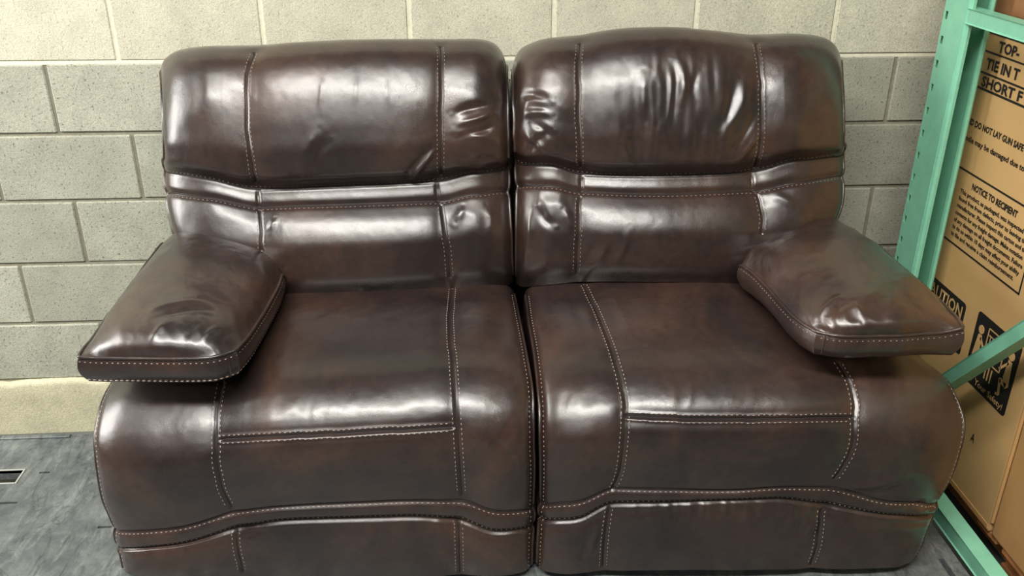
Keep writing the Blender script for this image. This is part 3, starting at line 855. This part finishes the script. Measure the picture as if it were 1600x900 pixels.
MB().box((RX0-.02, -.39, 0), (RX1+.02, -.24, .012), .002).build('base_plate', M_green, rack)
MB().box((RX0-.02, -1.52, 0), (RX1+.02, -1.37, .012), .002).build('base_plate', M_green, rack)
XB = (1.272, 1.306)
def brace(name, p, q, w=.034, h=.036):
    MB().bar(p, q, w, h, bevel=.003).build(name, M_green, rack)
xm = sum(XB)/2
brace('horizontal_brace', (xm, -.345, 1.389), (xm, -1.42, 1.392))
brace('horizontal_brace', (xm, -.345, .150), (xm, -1.42, .146), .040, .046)
brace('diagonal_brace', (xm, -.385, .20), (xm, -1.36, 1.33), .034, .036)

# ------------------------------------------------------------------ cartons on a wooden pallet
def card(name, c, seed):
    k = NT(name, .75)
    v = k.ramp(k.noise(3.5, 5, .6), [(.3, G(.92)), (.7, G(1.05))])
    f = k.n.new('ShaderNodeTexWave'); f.inputs['Scale'].default_value = 60; f.bands_direction = 'Y'; k.l.new(k.pos, f.inputs['Vector'])
    fl_ = k.ramp(f.outputs['Fac'], [(0, G(.985)), (1, G(1.01))])
    k.color(k.mix(1, k.mix(1, c, v, 'MULTIPLY'), fl_, 'MULTIPLY'))
    k.bump(k.noise(9, 4), .12, .01)
    return k.m
M_card = card('tan_cardboard', srgb(196, 158, 104), 1)
M_card2 = card('brown_cardboard', srgb(184, 140, 88), 2)
M_card3 = card('dark_cardboard', srgb(150, 104, 66), 3)
M_ink = plain('black_ink', srgb(26, 22, 20), .6)
M_wood = plain('pallet_wood', srgb(176, 118, 70), .75, 0, 30, .25)
BX = 1.382
pal = thing('wooden_pallet', (1.9, -.85, 0), 'orange wooden pallet under the printed cartons beside the rack', 'pallet')
for x in (1.46, 1.86, 2.30):
    MB().box((x, -1.45, .018), (x+.05, -.25, .108), .003).build('stringer', M_wood, pal)
y = -1.45
while y < -.30:
    MB().box((1.392 if y < -.80 else 1.45, y, .108), (2.36, y+.095, .128), .003).build('deck_board', M_wood, pal)
    y += .122
for y in (-1.45, -.9, -.345):
    MB().box((1.45, y, 0), (2.36, y+.095, .018), .003).build('deck_board', M_wood, pal)

def carton(name, y0, y1, z0, z1, mat, label, x1=2.05, x0=BX):
    o = thing(name, ((x0+x1)/2, (y0+y1)/2, z0), label, 'carton', 'cardboard cartons stacked beside the rack')
    del o['group']
    b = MB().box((x0, y0, z0), (x1, y1, z1), .006, 2).build('box_body', mat, o)
    return o
c1 = carton('carton', -.812, -.275, .129, 1.383, M_card, 'tall tan cardboard carton printed with warnings behind the green upright', 2.0)
c2 = carton('carton', -1.40, -.820, .129, 1.30, M_card2, 'plain brown cardboard carton nearer the camera, with a scuffed lower corner', 2.02, BX+.004)
c3 = carton('carton', -.80, -.285, 1.386, 1.86, M_card3, 'dark brown carton lying on top of the printed carton', 2.0)
# flaps and marks
MB().box((BX-.002, -.806, .135), (BX+.004, -.30, .150), .001).build('bottom_flap', M_card2, c1)
MB().bar((BX+.003, -.815, .16), (BX+.003, -.815, 1.29), .010, .012, up=(0, 1, 0), bevel=.004).build('corner_fold', M_card2, c1)
EX = BX-.0008
def face_pts(pts): return [(EX, y, z) for y, z in pts]
def flat(name, polys, mat, parent, lift=0.0, label=None):
    m = MB()
    for p in polys: m.prism([(EX-lift, y_, z_) for y_, z_ in p], (.0012, 0, 0))
    o = m.build(name, mat, parent)
    if label: tag(o, label)
    return o
def seg(a, b, w):
    (y0, z0), (y1, z1) = a, b; L = math.hypot(y1-y0, z1-z0); ny, nz = -(z1-z0)/L*w/2, (y1-y0)/L*w/2
    return [(y0+ny, z0+nz), (y1+ny, z1+nz), (y1-ny, z1-nz), (y0-ny, z0-nz)]
def text(body, y, z, height, parent, mat, width=None, bold=0.0, name='lettering', lift=0.0, tilt=0.0):
    """flat print on the carton: reads from the wall towards the room; y,z is the lower left corner"""
    cu = bpy.data.curves.new(name, 'FONT'); cu.body = body; cu.size = 1.0; cu.resolution_u = 2; cu.offset = bold; cu.fill_mode = 'FRONT'
    ob = bpy.data.objects.new(name, cu); COL.objects.link(ob)
    dg = bpy.context.evaluated_depsgraph_get(); dg.update()
    me = bpy.data.meshes.new_from_object(ob.evaluated_get(dg))
    bpy.data.objects.remove(ob); bpy.data.curves.remove(cu)
    n = len(me.vertices); co = np.zeros(n*3, dtype=np.float32); me.vertices.foreach_get('co', co); co = co.reshape(-1, 3)
    x0_, x1_ = co[:, 0].min(), co[:, 0].max(); cap = .72
    s_ = height/cap; wx = (width/(x1_-x0_)) if width else s_
    X = (co[:, 0]-x0_)*wx; Z = co[:, 1]*s_
    ct, st = math.cos(tilt), math.sin(tilt)
    out = np.stack([np.full(n, EX-.0006-lift), y-(X*ct-Z*st), z+X*st+Z*ct], 1)
    me.vertices.foreach_set('co', out.astype(np.float32).ravel()); me.materials.clear(); me.update()
    return link_mesh(name, me, mat, parent)
TL = .020
# warning panel at the top
for z, w in ((1.337, .005), (1.290, .0045), (1.236, .005), (1.196, .006)):
    flat('printed_rule', [seg((-.285, z), (-.80, z), w)], M_ink, c1)
text('TOP-', -.363, 1.299, .026, c1, M_ink, .092, .034)
text('TIE IN T', -.325, 1.249, .027, c1, M_ink, .150, .034)
text('SHORT F', -.322, 1.203, .026, c1, M_ink, .186, .034)
text('AND DO NOT LAY GUN SAFE D', -.283, 1.096, .0165, c1, M_ink, .300, .034)
text('handle may be damaged due to', -.285, 1.052, .0150, c1, M_ink, .300, .024)
# notice box
flat('printed_frame', [seg((-.302, .975), (-.684, .975), .005), seg((-.302, .768), (-.6865, .768), .005), seg((-.684, .768), (-.684, .975), .005), seg((-.304, .768), (-.304, .975), .005)], M_ink, c1)
text('NOTICE TO RECIPIENT', -.388, .938, .0175, c1, M_ink, .215, .038)
lines = ['This product, as packaged, was inspected and', 'found free from defects, prior to leaving the', 'manufacturer. Please inspect this carton and the', 'contents for any freight damage. Make notation',
         'of any damage on all freight documents. Failure', 'to do so within 10 days may affect your ability', 'to file and receive a claim reimbursement.']
for k_, (t_, w_) in enumerate(zip(lines, (.335, .330, .338, .326, .334, .328, .312))):
    text(t_, -.338, .9125-.0205*k_, .0120, c1, M_ink, w_, .028)
# caution bar
def rpoly(y0, z0, y1, z1, r):
    """rounded rectangle; y0 is the wall end (larger y), y1 the near end"""
    out = []
    for cy_, cz, a0 in ((y0-r, z1-r, 0), (y0-r, z0+r, -90), (y1+r, z0+r, -180), (y1+r, z1-r, -270)):
        for a in (90, 60, 30, 0):
            t = math.radians(a0+a); out.append((cy_+r*math.cos(t), cz+r*math.sin(t)))
    return out
M_cardprint = M_card
flat('caution_bar', [rpoly(-.2755, .578, -.488, .640, .012)], M_ink, c1)
text('CAUTION', -.266, .592, .036, c1, M_cardprint, .211, .02, lift=.0006)
flat('printed_patch', [rpoly(-.300, .495, -.510, .535, .008)], M_ink, c1)
# two-person lifting sign
flat('lifting_sign', [rpoly(-.548, .450, -.752, .655, .010)], M_ink, c1)
sg = []
oy, oz = -.650, .575
def ring_rect(y0, z0, y1, z1, w): return [seg((y0, z0), (y1, z0), w), seg((y1, z0), (y1, z1), w), seg((y1, z1), (y0, z1), w), seg((y0, z1), (y0, z0), w)]
sg += ring_rect(-.610, .545, -.690, .632, .003)
for k_ in range(3): sg.append(seg((-.636-.013*k_, .535), (-.636-.013*k_, .497), .004))
flat('sign_box', sg, M_cardprint, c1, .0008)
text('TEAM', -.617, .596, .022, c1, M_cardprint, .066, .02, lift=.0008)
text('LIFT', -.622, .560, .022, c1, M_cardprint, .056, .02, lift=.0008)
def disc(y, z, r): return [(y+r*math.cos(a), z+r*math.sin(a)) for a in np.linspace(0, 2*math.pi, 13)[:-1]]
def figure(y, s_):
    """crouching lifter seen from the side; s_ = direction he faces along y"""
    g = lambda a, b: (y+s_*a, b)
    return [disc(y, .612, .0125), [g(-.008, .596), g(.008, .598), g(.012, .545), g(-.004, .520), g(-.016, .530)],
            seg(g(.004, .590), g(.036, .556), .007), seg(g(-.006, .528), g(.022, .532), .013), seg(g(.022, .535), g(.014, .492), .009), seg(g(.014, .492), g(.026, .489), .007)]
flat('sign_figure', figure(-.722, 1), M_cardprint, c1, .0008)
flat('sign_figure', figure(-.578, -1), M_cardprint, c1, .0008)
text('For Your Safety!', -.560, .462, .018, c1, M_cardprint, .178, .012, lift=.0008)
text('A', -.648, .309, .027, c1, M_ink, .018, .015)
